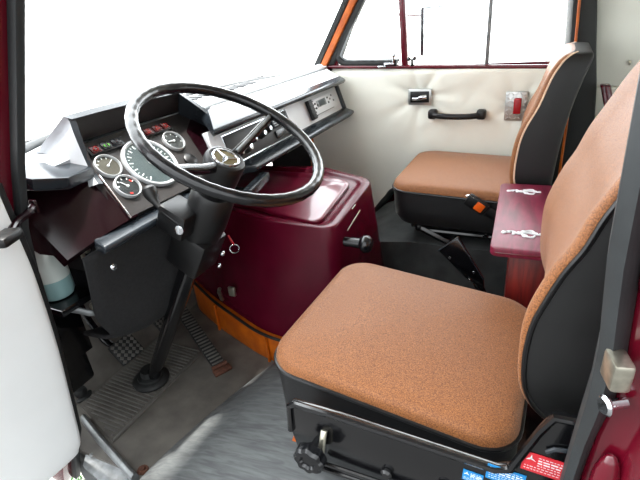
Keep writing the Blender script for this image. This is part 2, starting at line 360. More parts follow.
# inner release latch: tread plate bezel, dark recess, chrome lever
lt = B(); lt.box((-.547, YD-.012, .819), (.108, .008, .072), bev=.003); lo_ = obj('latch_plate', lt, K['tread'], d2o)
lt = B(); lt.box((-.547, YD-.017, .819), (.088, .004, .05), bev=.002); obj('latch_recess', lt, K['blackplastic'], lo_)
lt = B(); lt.tube(smoothpts([(-.578, YD-.026, .812), (-.555, YD-.03, .812), (-.535, YD-.033, .819), (-.512, YD-.03, .822)], 4), [.006]*6+[.009]*7, flat=.6); obj('latch_lever', lt, K['chrome'], lo_)
# pull handle
hb = B(); zc, y0 = .742, YD-.012
hb.tube(smoothpts([(-.475, y0-.035, zc), (-.42, y0-.048, zc-.003), (-.33, y0-.048, zc-.003), (-.275, y0-.035, zc)], 4), .013, flat=.9)
for x in (-.482, -.268): hb.box((x, y0-.018, zc+.002), (.04, .045, .042), bev=.01)
hd = obj('pull_handle', hb, K['blackplastic'], d2o)
hb = B(); hb.tube([(-.455, y0-.058, zc+.006), (-.3, y0-.058, zc+.006)], .0025); obj('handle_ridge', hb, K['greyplastic'], hd)
# tread plate with red reflector
tp = B(); tp.box((-.13, YD-.012, .777), (.088, .006, .122), bev=.002)
for i, k in itertools.product(range(5), range(7)):
    a = math.radians(45 if (i+k) % 2 else -45)
    tp.box((-.164+i*.017, YD-.016, .726+k*.017), (.016, .006, .0035), Matrix.Rotation(a, 3, 'Y'), .001)
tpo = obj('tread_plate', tp, K['tread'], d2o)
rr = B(); rr.box((-.124, YD-.022, .779), (.03, .014, .066), bev=.004); obj('reflector', rr, K['redplastic'], tpo)
lo_.location.y -= .009; tpo.location.y -= .011; hd.location.y -= .006
# far front pillar: dark edge, orange painted trim
def slant(x0, x1, y0, y1):
    b = B(); b.loft([[(x0+t*.41, y0, .93+t*.65), (x1+t*.41, y0, .93+t*.65), (x1+t*.41, y1, .93+t*.65), (x0+t*.41, y1, .93+t*.65)] for t in (0, 1)]); return b.bevel(.005)
struct('trim_12', slant(-1.072, -1.035, 2.17, 2.21), K['orange'], 'orange painted inner edge of the far front pillar', 'pillar')
struct('trim_13', slant(-1.105, -1.072, 2.165, 2.21), K['rubber'], 'black seal on the far front pillar', 'seal')
struct('trim_14', slant(-1.04, -1.0, 2.185, 2.22), K['rubber'], 'black door seal beside the orange pillar edge', 'seal')
# far rear pillar
b = B(); b.loft([[(x, 2.15, z), (q, 2.16, z), (q, 2.25, z), (x-.02, 2.24, z)] for z, x, q in ((-.02, .05, .18), (.7, .052, .175), (.86, .05, .158), (1.0, .042, .135), (1.17, .03, .112), (1.6, .0, .06))]); b.bevel(.012)
struct('trim_15', b, K['rubber'], 'black lined far rear door pillar', 'pillar')
b = B(); b.tube([(.075, 2.148, .3), (.073, 2.146, .7), (.069, 2.146, .86), (.062, 2.146, 1.0), (.053, 2.146, 1.17), (.03, 2.146, 1.6)], .005); struct('trim_16', b, K['orange'], 'thin orange line down the far rear pillar', 'trim')
b = B(); b.loft([[(.165, 2.1, .87), (.2, 2.1, .87), (.2, 2.14, .87), (.165, 2.14, .87)], [(.25, 2.08, .6), (.285, 2.08, .6), (.285, 2.14, .6), (.25, 2.14, .6)], [(.3, 2.08, .25), (.33, 2.08, .25), (.33, 2.14, .25), (.3, 2.14, .25)]]); b.bevel(.006)
struct('trim_17', b, K['maroonbody'], 'slanting maroon brace behind the far rear pillar', 'trim')
b = B(); b.tube(smoothpts([(-1.0, 2.17, .1), (-.88, 2.175, .14), (-.8, 2.18, .2), (-.72, 2.18, .3), (-.64, 2.18, .36), (-.3, 2.18, .38)], 5), .016)
struct('trim_18', b, K['rubber'], 'black rubber seal along the foot of the far door', 'seal')

# ================================================================== DASHBOARD
dash = thing('dashboard', 'dark dashboard running the full width under the windscreen', 'dashboard', (-1.2, 1.38, .5))
PN = V(math.sin(.8), 0, math.cos(.8)); PU = V(-math.cos(.8), 0, math.sin(.8)); PY = V(0, 1, 0); PO = V(-.9, 0, .755)
def pp(y, s, h=0): return PO+PY*y+PU*s+PN*h     # instrument plane: y, up-slope, height
# painted sheet at the near end, curving down
b = B(); rings = []
for k in range(9):
    t = k/8; y = .575+.195*t; drop = .05*(1-t)**2
    rings.append([pp(y, s, -drop) for s in (.03, .06, .12, .18, .22)]+[pp(y, .22, -drop-.03), pp(y, .03, -drop-.03)])
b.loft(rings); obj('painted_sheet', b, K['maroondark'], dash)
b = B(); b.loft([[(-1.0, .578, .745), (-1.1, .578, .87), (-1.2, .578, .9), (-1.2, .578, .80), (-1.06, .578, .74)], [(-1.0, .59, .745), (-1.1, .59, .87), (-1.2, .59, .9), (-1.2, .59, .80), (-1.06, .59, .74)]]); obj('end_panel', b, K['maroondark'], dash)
# instrument plate
b = B(); b.prism([pp(.745, .035), pp(1.0, .03), pp(1.24, .06), pp(1.2, .27), pp(.75, .27), pp(.755, .17)], PN*-.02); ip = obj('instrument_plate', b, K['panel'], dash)
b = B(); b.tube([pp(.745, .03, .003), pp(.765, .17, .003)], .0035, 8); obj('plate_edging', b, K['chrome'], ip)
# maroon cheek right of the plate
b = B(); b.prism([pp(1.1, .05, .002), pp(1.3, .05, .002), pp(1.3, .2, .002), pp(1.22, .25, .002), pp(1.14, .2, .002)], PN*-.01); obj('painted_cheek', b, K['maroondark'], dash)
# hood: wall standing round the plate
inner = [pp(.735, .10), pp(.742, .165), pp(.748, .255), pp(.79, .275), pp(1.15, .275), pp(1.18, .26), pp(1.27, .14)]
rimp = [V(-.985, .748, .865), V(-1.02, .762, .90), V(-1.045, .772, 1.008), V(-1.055, .795, 1.02), V(-1.05, 1.12, 1.018), V(-1.045, 1.16, 1.008), V(-.94, 1.215, .895)]
outr = [V(-.99, .737, .868), V(-1.025, .750, .905), V(-1.054, .760, 1.014), V(-1.068, .790, 1.03), V(-1.068, 1.125, 1.028), V(-1.055, 1.174, 1.014), V(-.94, 1.232, .90)]
base = [V(-1.02, .715, .86), V(-1.06, .718, .88), V(-1.13, .722, .94), V(-1.16, .75, .945), V(-1.16, 1.15, .945), V(-1.12, 1.23, .945), V(-1.0, 1.27, .89)]
def sm(l): return smoothpts(l, 5)
hood = B(); hood.loft([sm(outr), sm(base)], False); hdo = obj('instrument_hood', hood, K['dashtop'], dash, 40)  # grey hood shell coloured pale to carry the flare from the windscreen
hood = B(); hood.loft([sm(inner), sm(rimp)], False); hood.loft([sm(rimp), sm(outr)], False)
bmesh.ops.remove_doubles(hood.b, verts=hood.b.verts, dist=1e-4)
obj('hood_rim', hood, K['greyplastic'], hdo, 40)
hood = B(); hood.loft([[p+(q-p)*.02+PN*.001 for p, q in zip(sm(inner), sm(rimp))], [p+(q-p)*.97+PN*.001 for p, q in zip(sm(inner), sm(rimp))]], False)
obj('hood_lining', hood, K['panel'], dash, 40)
# gauges
def gauge(name, y, s, r, dm, needle, ticks, red=None):
    c = pp(y, s); root = obj(name, B().lathe(c, PN, [(r, 0), (r, .006), (r*.97, .010), (r*.92, .011), (r*.87, .007), (r*.87, .002)], 40), K['bezel'], dash, label=None)
    obj('dial', B().lathe(c, PN, [(r*.86, .0), (r*.86, .004)], 32), dm, root)
    mk = B(); u, v, n = PY, PU, PN
    for a0, a1, nn, l, wd in ticks:
        for i in range(nn):
            a = math.radians(a0+(a1-a0)*i/max(1, nn-1)); d = u*math.sin(a)+v*math.cos(a); e = d.cross(n)
            mk.box(c+d*r*(.80-l/2)+n*.0047, (wd*r, l*r, .0008), rotm(e, d, n))
    obj('markings', mk, K['mark'], root, 0)
    if red:
        for a in red:
            mk = B(); a = math.radians(a); d = u*math.sin(a)+v*math.cos(a); e = d.cross(n); mk.box(c+d*r*.62+n*.0048, (.22*r, .13*r, .0008), rotm(e, d, n))
            obj('red_marking', mk, K['redmark'], root, 0)
    a = math.radians(needle); d = u*math.sin(a)+v*math.cos(a); e = d.cross(n); nd = B(); nd.box(c+d*r*.25+n*.0065, (.05*r, .65*r, .0012), rotm(e, d, n)); nd.lathe(c, n, [(.1*r, .005), (.08*r, .009), (0, .0095)], 12)
    obj('needle', nd, K['mark'], root)
    obj('dial_glass', B().lathe(c, PN, [(r*.86, .0085), (r*.5, .0087), (0, .0088)], 32, caps=False), K['dialglass'], root)
    return root
sp = lambda x: (x+.9)/-math.cos(.8)
gauge('speedometer', .93, sp(-1.003), .083, K['dialgrey'], 170, [(-135, 135, 14, .14, .035), (-135, 135, 27, .06, .02)])
gauge('gauge', .807, sp(-1.028), .036, K['dialtan'], 60, [(-60, 60, 5, .16, .06)])
gauge('gauge', .808, sp(-.977), .036, K['dial'], -30, [(-70, 70, 5, .18, .07)], red=[60, 195])
gauge('gauge', 1.061, sp(-1.028), .036, K['dial'], -80, [(-110, 110, 6, .16, .06)])
# rows of warning lamps
def lamps(y0, cols):
    st = obj('lamp_strip', B().box(pp(y0+.018*len(cols), .238, .004), (.037*len(cols)+.006, .028, .01), rotm(PY, PU, PN), .002), K['blackplastic'], dash)
    for i, (c, mk) in enumerate(cols):
        l = obj('warning_lamp', B().box(pp(y0+.018+.036*i, .238, .009), (.030, .022, .006), rotm(PY, PU, PN), .002), K['lampdark' if c == 'lampgreen' else c], st)
        m = B(); cc = pp(y0+.018+.036*i, .238, .0125)
        if mk == 'tri':
            for a in (90, 210, 330):
                d0 = PY*math.cos(math.radians(a))+PU*math.sin(math.radians(a)); d1_ = PY*math.cos(math.radians(a+120))+PU*math.sin(math.radians(a+120)); m.tube([cc+d0*.008, cc+d1_*.008], .0009, 6)
        elif mk == 'arrows':
            for sg in (-1, 1): m.prism([cc+PY*sg*.011, cc+PY*sg*.004+PU*.006, cc+PY*sg*.004-PU*.006], PN*.0006)
        elif mk == 'ring': m.tube([cc+.0065*(math.cos(k*.6283)*PY+math.sin(k*.6283)*PU) for k in range(10)], .001, 6, True)
        else:
            for k in (-1, 0, 1): m.box(cc+PU*k*.005, (.014, .0016, .0006), rotm(PY, PU, PN))
        obj('lamp_symbol', m, K['redmark'] if c == 'lampred' else K['lampgreen'] if c == 'lampgreen' else K['seal'], l, 0)
lamps(.793, [('lampred', 'ring'), ('lampgreen', 'arrows'), ('lampdark', 'bars')])
lamps(.985, [('lampred', 'bars'), ('lampred', 'tri'), ('lampred', 'ring')])
obj('blank_plug', B().lathe(pp(1.06, sp(-.975)), PN, [(.022, 0), (.022, .006), (.018, .009), (0, .01)]), K['blackplastic'], dash)
# near corner pad of the upper lip
b = B(); b.loft([[(-1.09, .572, .945), (-.975, .575, .938), (-.985, .575, .908), (-1.06, .572, .905)], [(-1.11, .66, .94), (-.972, .655, .914), (-.99, .66, .880), (-1.07, .66, .88)], [(-1.09, .735, .925), (-1.02, .757, .905), (-1.012, .762, .878), (-1.06, .74, .87)]]); b.bevel(.006)
obj('corner_pad', b, K['greyplastic'], dash)
# left lower lip and right lower lip
lip = [(-.874, .757), (-.870, .748), (-.880, .735), (-.945, .735), (-.945, .772), (-.925, .772)]
lipn = [(-.895, .757), (-.891, .748), (-.90, .735), (-.945, .735), (-.945, .765), (-.93, .765)]
b = B(); b.loft([[(x, .63 if x > -.92 else .642, z) for x, z in lipn], [(x, 1.1, z) for x, z in lipn]]); b.bevel(.004); obj('lower_lip', b, K['greyplastic'], dash)
b = B(); b.loft([[(x, 1.255 if x > -.9 else 1.21, z) for x, z in lip], [(x, 2.12, z) for x, z in lip], [(x+.0, 2.165, z+.004) for x, z in lip]]); b.bevel(.004); obj('lower_lip', b, K['greyplastic'], dash)
# upper lip
ul = [(-.898, .917), (-.893, .907), (-.907, .894), (-.98, .905), (-1.03, .93), (-.985, .958)]
b = B(); b.loft([[(x, 1.1 if x > -.95 else 1.2, z) for x, z in ul], [(x, 2.12, z) for x, z in ul], [(x-.008, 2.15, z-.004) for x, z in ul]]); b.bevel(.004); ulo = obj('upper_lip', b, K['greyplastic'], dash)
b = B(); b.prism([(-.908, 1.13, .9175), (-.908, 2.12, .9175), (-.984, 2.12, .9595), (-.984, 1.21, .9595)], (.001, 0, .0025)); obj('lip_top_glare', b, K['dashtop'], ulo)  # pale sheet on the grey lip stands in for blown glare
# roll pad and dash top
b = B(); b.tube([(-1.02, 1.2, .955), (-1.012, 1.3, .962), (-1.01, 2.1, .966), (-1.02, 2.14, .955)], [.018, .022, .022, .012], 14); obj('roll_pad', b, K['dashtop'], dash)
b = B(); inn = [(-1.0, 1.2), (-1.0, 1.4), (-1.0, 1.7), (-1.0, 2.15)]
outl = [(x+.03, y) for x, y in ws]
b.prism([(-1.0, 2.16, .972), (-1.06, 2.19, .972)]+[(x+.03, y, .945) for x, y in reversed(ws[1:-1])]+[(-1.08, .60, .92), (-1.06, .68, .925), (-1.1, 1.2, .955), (-1.0, 1.22, .955)], (0, 0, -.03)); obj('top_pad', b, K['dashtop'], dash)
for y, x0 in ((1.38, -1.22), (1.66, -1.2)):
    b = B()
    for k in range(7): b.box((x0+.008*(k % 2), y+.035*k-.1, .957), (.07, .012, .006), bev=.002)
    obj('defroster_grille', b, K['blackplastic'], dash)
# control plate between the lips
CN = V(math.sin(1.25), 0, math.cos(1.25)); CU = V(-math.cos(1.25), 0, math.sin(1.25)); CO = V(-.927, 0, .77)
def cp(y, s, h=0): return CO+PY*y+CU*s+CN*h
RC = rotm(PY, CU, CN)
b = B(); b.box(cp(1.645, .06, -.006), (1.01, .145, .012), RC, .003); cpl = obj('control_plate', b, K['whiteplate'], dash)
b = B(); b.box(cp(2.165, .055, -.02), (.03, .13, .06), RC, .004); obj('end_cheek', b, K['greyplastic'], dash)
hp = obj('heater_panel', B().box(cp(1.42, .053, .002), (.42, .094, .006), RC, .002), K['panel'], cpl)
b = B(); y0, y1, s0, s1 = 1.205, 1.632, .003, .103
b.tube([cp(y0, s0, .004), cp(y1, s0, .004), cp(y1, s1, .004), cp(y0, s1, .004)], .0028, 8, True); obj('panel_edging', b, K['chrome'], hp)
for y, s, r in ((1.245, .03, .014), (1.3, .035, .021), (1.345, .05, .012), (1.41, .056, .017), (1.455, .062, .016)):
    kb = obj('control_knob', B().lathe(cp(y, s, .004), CN, [(r, 0), (r, .006), (r*.8, .012), (r*.72, .022), (r*.5, .025), (0, .025)], 20), K['blackplastic'], hp)
    obj('knob_cap', B().lathe(cp(y, s, .028), CN, [(r*.5, 0), (r*.5, .003), (0, .004)], 16), K['chrome'], kb)
obj('tape_slot', B().box(cp(1.555, .072, .008), (.11, .036, .01), RC, .003), K['greyplastic'], hp)
obj('tape_slot', B().box(cp(1.555, .03, .008), (.11, .03, .008), RC, .003), K['lampdark'], hp)
b = B()
for k in range(3): b.box(cp(1.555, .062+.009*k, .014), (.1, .003, .003), RC)
obj('slot_bars', b, K['alu'], hp, 0)
b = B(); b.lathe(cp(1.165, .045, .0), CN, [(.006, 0), (.006, .003), (0, .0035)], 12); obj('plate_screw', b, K['blackmetal'], cpl)
# car radio in the far end
rad = thing('car_radio', 'silver car radio with black volume control set in the white dash plate', 'radio', tuple(cp(1.96, .05, 0)))
obj('faceplate', B().box(cp(1.955, .062, .007), (.26, .07, .012), RC, .003), K['whiteplate'], rad)
b = B(); b.box(cp(1.825, .058, .012), (.035, .085, .02), RC, .004)
for k in range(5): b.box(cp(1.825, .026+.016*k, .022), (.037, .006, .006), RC, .002)
obj('volume_control', b, K['blackplastic'], rad)
dsp = obj('display', B().box(cp(1.935, .07, .011), (.1, .034, .004), RC, .002), K['alu'], rad)
obj('display_window', B().box(cp(1.94, .07, .0135), (.06, .024, .002), RC, .001), K['dialgrey'], dsp)
b = B(); b.box(cp(1.95, .03, .0105), (.19, .007, .004), RC, .001); obj('tape_flap', b, K['blackplastic'], rad)
for y, s in ((y+.06, s+.008) for y, s in ((1.812, .068), (1.812, .048), (1.832, .058), (1.945, .072), (1.945, .05), (1.968, .062), (1.99, .075), (2.0, .05))):
    obj('button', B().box(cp(y, s, .012), (.014, .009, .006), RC, .002), K['greyplastic'] if y < 2.01 else K['alu'], rad)
# levers under the dash
lvh = obj('heater_lever', B().box((-.865, 1.235, .70), (.035, .15, .032), Matrix.Rotation(.12, 3, 'Z') @ Matrix.Rotation(.1, 3, 'X'), .007), K['greyplastic'], dash)
b = B(); b.tube([(-.9, 1.2, .685), (-.98, 1.22, .68), (-1.1, 1.25, .68)], .014); b.box((-1.05, 1.22, .70), (.12, .16, .06), bev=.01); obj('lever_bracket', b, K['blackplastic'], lvh)
b = B(); b.box((-1.03, 1.55, .72), (.12, .55, .05), bev=.012)
for y, z in ((1.34, .715), (1.4, .72), (1.47, .72)): b.lathe((-.965, y, z), (1, 0, .1), [(.012, 0), (.012, .02), (.008, .028), (0, .03)], 12)
obj('under_dash_box', b, K['blackplastic'], dash)
b = B(); b.box((-1.17, 1.39, .815), (.34, 1.46, .03), bev=.005); obj('sun_baffle', b, K['blackplastic'], dash)  # added hidden panel, stops sun leaking through the dash to the floor
# black carpeted kick panel under the near half
b = B(); rows = [[(-.965, .615, .725), (-.955, .8, .735), (-.95, 1.0, .735), (-.97, 1.12, .735)], [(-1.0, .63, .64), (-.985, .82, .6), (-.98, 1.0, .6), (-1.02, 1.15, .6)], [(-1.06, .655, .50), (-1.03, .83, .42), (-1.03, 1.0, .43), (-1.1, 1.16, .45)], [(-1.095, .70, .40), (-1.13, .83, .33), (-1.16, 1.02, .31), (-1.2, 1.17, .33)], [(-1.25, .72, .36), (-1.28, .83, .31), (-1.28, 1.02, .30), (-1.3, 1.17, .31)]]
rows = [smoothpts(r, 4) for r in rows]; cols = list(zip(*rows)); cols = [smoothpts(c, 4) for c in cols]
b.loft([c for c in cols], False, False); kp = obj('kick_panel', b, K['kick'], dash, 60)
md = kp.modifiers.new('thick', 'SOLIDIFY'); md.thickness = .012
for q in ((-.968, .69, .66), (-.975, 1.1, .66)): obj('panel_screw', B().lathe(q, (.95, -.15, .2), [(.009, 0), (.009, .004), (0, .008)], 12), K['chrome'], kp)

# ================================================================== STEERING
AX = V(math.sin(.538), 0, math.cos(.538)); WC = V(-.675, .89, .951); WU, WV = V(0, 1, 0), AX.cross(V(0, 1, 0))
sw = thing('steering_wheel', 'large black thin-rimmed steering wheel with two spokes', 'steering wheel', tuple(WC))
def wc(a, r, h=0): return WC+AX*h+r*(math.cos(math.radians(a))*WU+math.sin(math.radians(a))*WV)
rimr = B(); npt = 120
rimr.tube([wc(3*k, .2245) for k in range(npt)], [.0142+(.0005*math.cos(k*math.pi/1.5) if 8 < k < 112 else 0) for k in range(npt)], 14, True)
obj('rim', rimr, K['rim'], sw)
for a in (5, 183):
    b = B(); b.tube([wc(a, .03, -.072), wc(a, .1, -.05), wc(a, .17, -.02), wc(a, .218, -.003)], [.014, .0125, .0115, .011], 12, flat=.75); so_ = obj('spoke', b, K['rim'], sw)
    if a > 90: continue
    b = B(); b.tube([wc(a-3 if a < 90 else a+3, .05, -.054), wc(a-1, .12, -.031), wc(a, .2, .0005)], .005, 8); obj('spoke_highlight_strip', b, K['alu'], so_)  # pale strip stands in for the highlight along the spoke
b = B(); b.lathe(WC, AX, [(.0, -.15), (.042, -.15), (.046, -.14), (.051, -.075), (.052, -.066), (.049, -.058), (.042, -.055), (.034, -.057), (.0, -.057)], 32); hub = obj('hub', b, K['blackplastic'], sw)
b = B(); b.tube([WC+AX*-.0555+.0325*(math.cos(k*.2618)*WU+math.sin(k*.2618)*WV) for k in range(24)], .0032, 8, True); em = obj('emblem_ring', b, K['chrome'], hub)
b = B(); b.lathe(WC, AX, [(.0315, -.058), (.0315, -.0555), (0, -.055)], 28); obj('emblem_disc', b, K['gold'], hub)
b = B()
for a in (200, 320, 80):
    d = math.cos(math.radians(a))*WU+math.sin(math.radians(a))*WV; e = AX.cross(d); c0 = WC+AX*-.0545
    b.loft([[c0+e*.007, c0-e*.007, c0+AX*.005], [c0+d*.031+e*.0008, c0+d*.031-e*.0008, c0+d*.031+AX*.001]])
obj('emblem_star', b, K['chrome'], hub)
sc = thing('steering_column', 'black steering column running down to the floor', 'steering column', (-1.255, .89, 0))
b = B(); b.tube([WC-AX*.14, WC-AX*.4, WC-AX*1.0, WC-AX*1.09], [.036, .03, .024, .024], 18); obj('column_tube', b, K['blackmetal'], sc)
bc = WC-AX*1.1
b = B(); b.lathe(V(bc.x, bc.y, .009), V(.05, 0, 1), [(.066, 0), (.068, .010), (.060, .018), (.048, .021), (.046, .030), (.034, .034), (.03, .055), (0, .055)], 28); obj('floor_boot', b, K['rubber'], sc)
# shroud with switch box
cb = WC-AX*.235; UY = V(0, 1, 0)
def cs(x, y, h): return WC-AX*h+WU*y+WV*x     # WV points forward/down
b = B(); b.lathe(WC-AX*.16, -AX, [(.0, 0), (.05, .0), (.058, .015), (.06, .1), (.05, .2), (.035, .28), (0, .28)], 24); shr = obj('column_shroud', b, K['blackplastic'], sc)
b = B(); b.box((-.835, .825, .755), (.085, .08, .075), Matrix.Rotation(.45, 3, 'Y'), .008); obj('switch_box', b, K['blackplastic'], shr)
b = B(); b.box(cs(.0, .0, .37), (.11, .11, .13), Matrix((WV, WU, WV.cross(WU))).transposed(), .012); obj('lower_cover', b, K['blackplastic'], shr)
b = B(); b.lathe((-.80, .782, .745), (.2, -1, .1), [(.012, 0), (.012, .006), (.006, .007), (0, .007)], 14); b.sphere(cs(-.07, .03, .36), .008); b.sphere(cs(-.07, .04, .42), .007)
obj('switch_bezel', b, K['chrome'], shr)
st = B(); st.tube(smoothpts([(-.80, .79, .752), (-.85, .79, .785), (-.885, .80, .815), (-.9, .805, .845)], 4), [.006]*6+[.008, .011, .015, .018, .019, .018, .012], 14); obj('indicator_stalk', st, K['blackplastic'], sc)
kr = thing('key_ring', 'chrome key ring with red tab hanging beside the steering column', 'key ring', (-.80, .97, .6))
pr_ = V(-.79, .965, .60)
b = B(); b.tube([pr_+V(.014*math.cos(k*.3927)*.8, .014*math.cos(k*.3927)*.6, .014*math.sin(k*.3927)) for k in range(16)], .0016, 6, True); obj('ring', b, K['chrome'], kr)
b = B(); b.tube([pr_+V(0, 0, .014), pr_+V(-.01, -.005, .045)], .003, 8); obj('red_tab', b, K['redplastic'], kr)

# ================================================================== ENGINE COVER
ec = thing('engine_cover', 'maroon engine cover between the two seats', 'engine cover', (-.9, 1.4, .12))
topo = [(-.565, 1.185, .59), (-.84, 1.195, .59), (-1.06, 1.26, .585), (-1.22, 1.32, .585), (-1.22, 1.62, .632), (-.8, 1.625, .645), (-.56, 1.55, .632)]
bot = [(-.55, 1.16, .125), (-.87, 1.155, .125), (-1.2, 1.27, .15), (-1.42, 1.37, .18), (-1.42, 1.63, .18), (-.8, 1.63, .15), (-.5, 1.6, .125)]
def roundpoly(pts, r, n=6):
    pts = [Vector(p) for p in pts]; out = []
    for i, p in enumerate(pts):
        a, c = pts[i-1], pts[(i+1) % len(pts)]; u = (a-p); v = (c-p); k = min(r, u.length*.45, v.length*.45)
        p0 = p+u.normalized()*k; p1 = p+v.normalized()*k
        for j in range(n+1): t = j/n; out.append(p0*(1-t)**2+p*2*t*(1-t)+p1*t*t)
    return out
topo = roundpoly(topo, .05); bot = roundpoly(bot, .09)
def mixr(a, b_, t): return [Vector(p)*(1-t)+Vector(q)*t for p, q in zip(a, b_)]
def inset(r, d, dz=0):
    c = sum((Vector(p) for p in r), Vector())/len(r); out = []
    for p in r:
        p = Vector(p); v = (c-p); v.z = 0; q = p+v.normalized()*d; q.z += dz; out.append(q)
    return out
b = B(); b.loft([bot, mixr(bot, topo, .12), mixr(bot, topo, .5), topo, inset(topo, .035, .0), inset(topo, .05, -.012), inset(topo, .075, -.014)]); b.bevel(.012, 3, 28)
eco = obj('cover_shell', b, K['maroon'], ec, 40)
b = B(); b.loft([inset(topo, .079, -.016), inset(topo, .079, -.003), inset(topo, .092, .0)]); b.bevel(.004, 2, 20); obj('cover_lid', b, K['maroonlid'], ec, 40)
b = B(); b.sphere((-.485, 1.25, .517), .030, 20, (.85, 1, 1)); b.lathe((-.56, 1.25, .517), (1, 0, 0), [(.017, 0), (.017, .055)], 12); obj('release_knob', b, K['rim'], ec)
b = B(); b.tube([(-.553, 1.26, .552), (-.549, 1.37, .58)], .003, 8); b.tube([(-.561, 1.33, .60), (-.56, 1.36, .605)], .0022, 8); obj('reflection_lines', b, K['chrome'], ec)  # chrome lines stand in for bright reflections on the cover's rear face
b = B(); b.box((-1.02, 1.185, .27), (.03, .012, .04), bev=.003); b.tube([(-1.1, 1.21, .20), (-1.09, 1.19, .25), (-1.08, 1.185, .27)], .008, 8); obj('side_latch', b, K['steel'], ec)
ep = thing('engine_plinth', 'orange painted steel plinth under the maroon engine cover', 'plinth', (-.9, 1.4, 0))
pb = inset(bot, -.012); pl0 = [V(p.x, p.y, 0) for p in pb]; pl1 = [V(p.x, p.y, Vector(q).z-.006) for p, q in zip(pb, bot)]
b = B(); b.loft([pl0, pl1]); b.bevel(.005); obj('plinth_sheet', b, K['orange'], ep)
for k_ in (10, 16):
    b = B(); p = pl0[k_]; q = pl1[k_]; b.tube([p+V(-.004, -.006, 0), q+V(-.004, -.006, -.01)], .006, 8); obj('sheet_seam', b, K['orange'], ep)
b = B(); b.tube([p+V(0, -.004, .003) for p in pl1[:28]], .006, 8); obj('cover_gasket', b, K['rubber'], ep)

# ================================================================== SEATS
OBJ = obj
def seat(nm, lab, dx, y0, y1, zf, zr, x0, x1, prof, by0, by1, zs_, hump=.02, bot_=.36, rot=0):
    t = thing(nm, lab, 'seat', ((x0+x1)/2, (y0+y1)/2, bot_-.12))
    def obj(name, b, m, parent=None, smooth=35):      # the whole seat is swivelled a little on its base
        bmesh.ops.rotate(b.b, cent=((x0+x1)/2, (y0+y1)/2, 0), matrix=Matrix.Rotation(-rot, 3, 'Z'), verts=b.b.verts); return OBJ(name, b, m, parent, smooth)
    out = rrect(x0, x1, y0, y1, .075, 8); zt = lambda x: zf+(zr-zf)*(x-x0)/(x1-x0); cx, cy = (x0+x1)/2, (y0+y1)/2
    def ring(s, off, inn=0):
        r = []
        for x, y in out:
            v = V(cx-x, cy-y, 0); k = inn
            r.append(V(x+v.x*k, y+v.y*k, zt(x+v.x*k)+off))
        return r
    seam = -.022
    low = [V(p.x+(.006 if p.x < cx else 0), p.y, bot_+.03+(p.z-zf)*.4) for p in ring(0, 0, .008)]
    lowin = [V(p.x, p.y, p.z-.03) for p in [V(q.x+(cx-q.x)*.06, q.y+(cy-q.y)*.06, q.z) for q in low]]
    b = B(); b.loft([lowin, low]+[mixr(low, ring(0, seam), k)for k in (.35, .7)]+[ring(0, seam)], caps=False); b.face([v for v in list(b.b.verts)[:len(out)]])
    obj('cushion_side', b, K['vinyl'], t, 50)
    b = B(); rings = [ring(0, seam)]
    for inn, off in [(.006, -.010), (.022, .002), (.05, .009)]+[(i_, .010+hump*(1-(1-i_)**2)) for i_ in (.1, .18, .3, .42, .55, .68, .8, .9, .97)]: rings.append(ring(0, off, inn))
    b.loft(rings); obj('cushion_top', b, K['seat'], t, 60)
    b = B(); b.tube(ring(0, seam, -.002), .005, 8, True); obj('cushion_piping', b, K['piping'], t)
    # backrest: stations (z, front x, back x, half width factor)
    yc, hw = (by0+by1)/2, (by1-by0)/2; n = 10
    fr, sd = [], []
    fine = smoothpts([(q[0], q[1], q[2]) for q in prof], 4); wfs = smoothpts([(q[3], 0, 0) for q in prof], 4)
    for (xf, xb, z), wq in zip(fine, wfs):
        h = hw*wq.x; r = .013 if not dx else interp([(.6, .005), (.70, .006), (.80, .013)], z)
        fr.append((xf, xb, z, h, r))
    def frontring(xf, xb, z, h, r):
        pts = [(xf+r+.004, -h)]
        for k in range(7): a = math.radians(90*k/6); pts.append((xf+r*(1-math.sin(a)), -h+r*(1-math.cos(a))))
        m = 8
        for k in range(1, m): y = -h+r+(2*h-2*r)*k/m; pts.append((xf+(.022 if dx else .012)*(1-abs(2*k/m-1)**4), y))
        for k in range(7): a = math.radians(90*(6-k)/6); pts.append((xf+r*(1-math.sin(a)), h-r*(1-math.cos(a))))
        pts.append((xf+r+.004, h)); return [V(x, yc+y, z) for x, y in pts]
    def sidering(xf, xb, z, h, r):
        pts = [(xf+r+.004, h), (xf+(xb-xf)*.6, h+.004), (xb-r, h-.004)]
        for k in range(5): a = math.radians(90*k/4); pts.append((xb-r+r*math.sin(a), h-.004-r*(1-math.cos(a))))
        for k in range(5): a = math.radians(90*(4-k)/4); pts.append((xb-r+r*math.sin(a), -(h-.004)+r*(1-math.cos(a))))
        pts += [(xb-r, -h+.004), (xf+(xb-xf)*.6, -h-.004), (xf+r+.004, -h)]; return [V(x, yc+y, z) for x, y in pts]
    b = B(); b.loft([frontring(*q) for q in fr], False); obj('backrest_front', b, K['seat'], t, 60)
    b = B(); sr = [sidering(*q) for q in fr]; b.loft(sr, False)
    tp = frontring(*fr[-1]); full = [b.b.verts.new(p) for p in tp+sr[-1][1:-1]]; b.face(full)
    bp = frontring(*fr[0]); full = [b.b.verts.new(p) for p in bp+sr[0][1:-1]]; b.face(full)
    bmesh.ops.remove_doubles(b.b, verts=b.b.verts, dist=1e-5)
    obj('backrest_side', b, K['vinyl2'], t, 50)
    for sgn in (0, -1):
        b = B(); b.tube([frontring(*q)[sgn] for q in fr], .0045 if dx else .003, 8); obj('backrest_piping', b, K['piping'] if dx else K['pipew'], t)
    return t
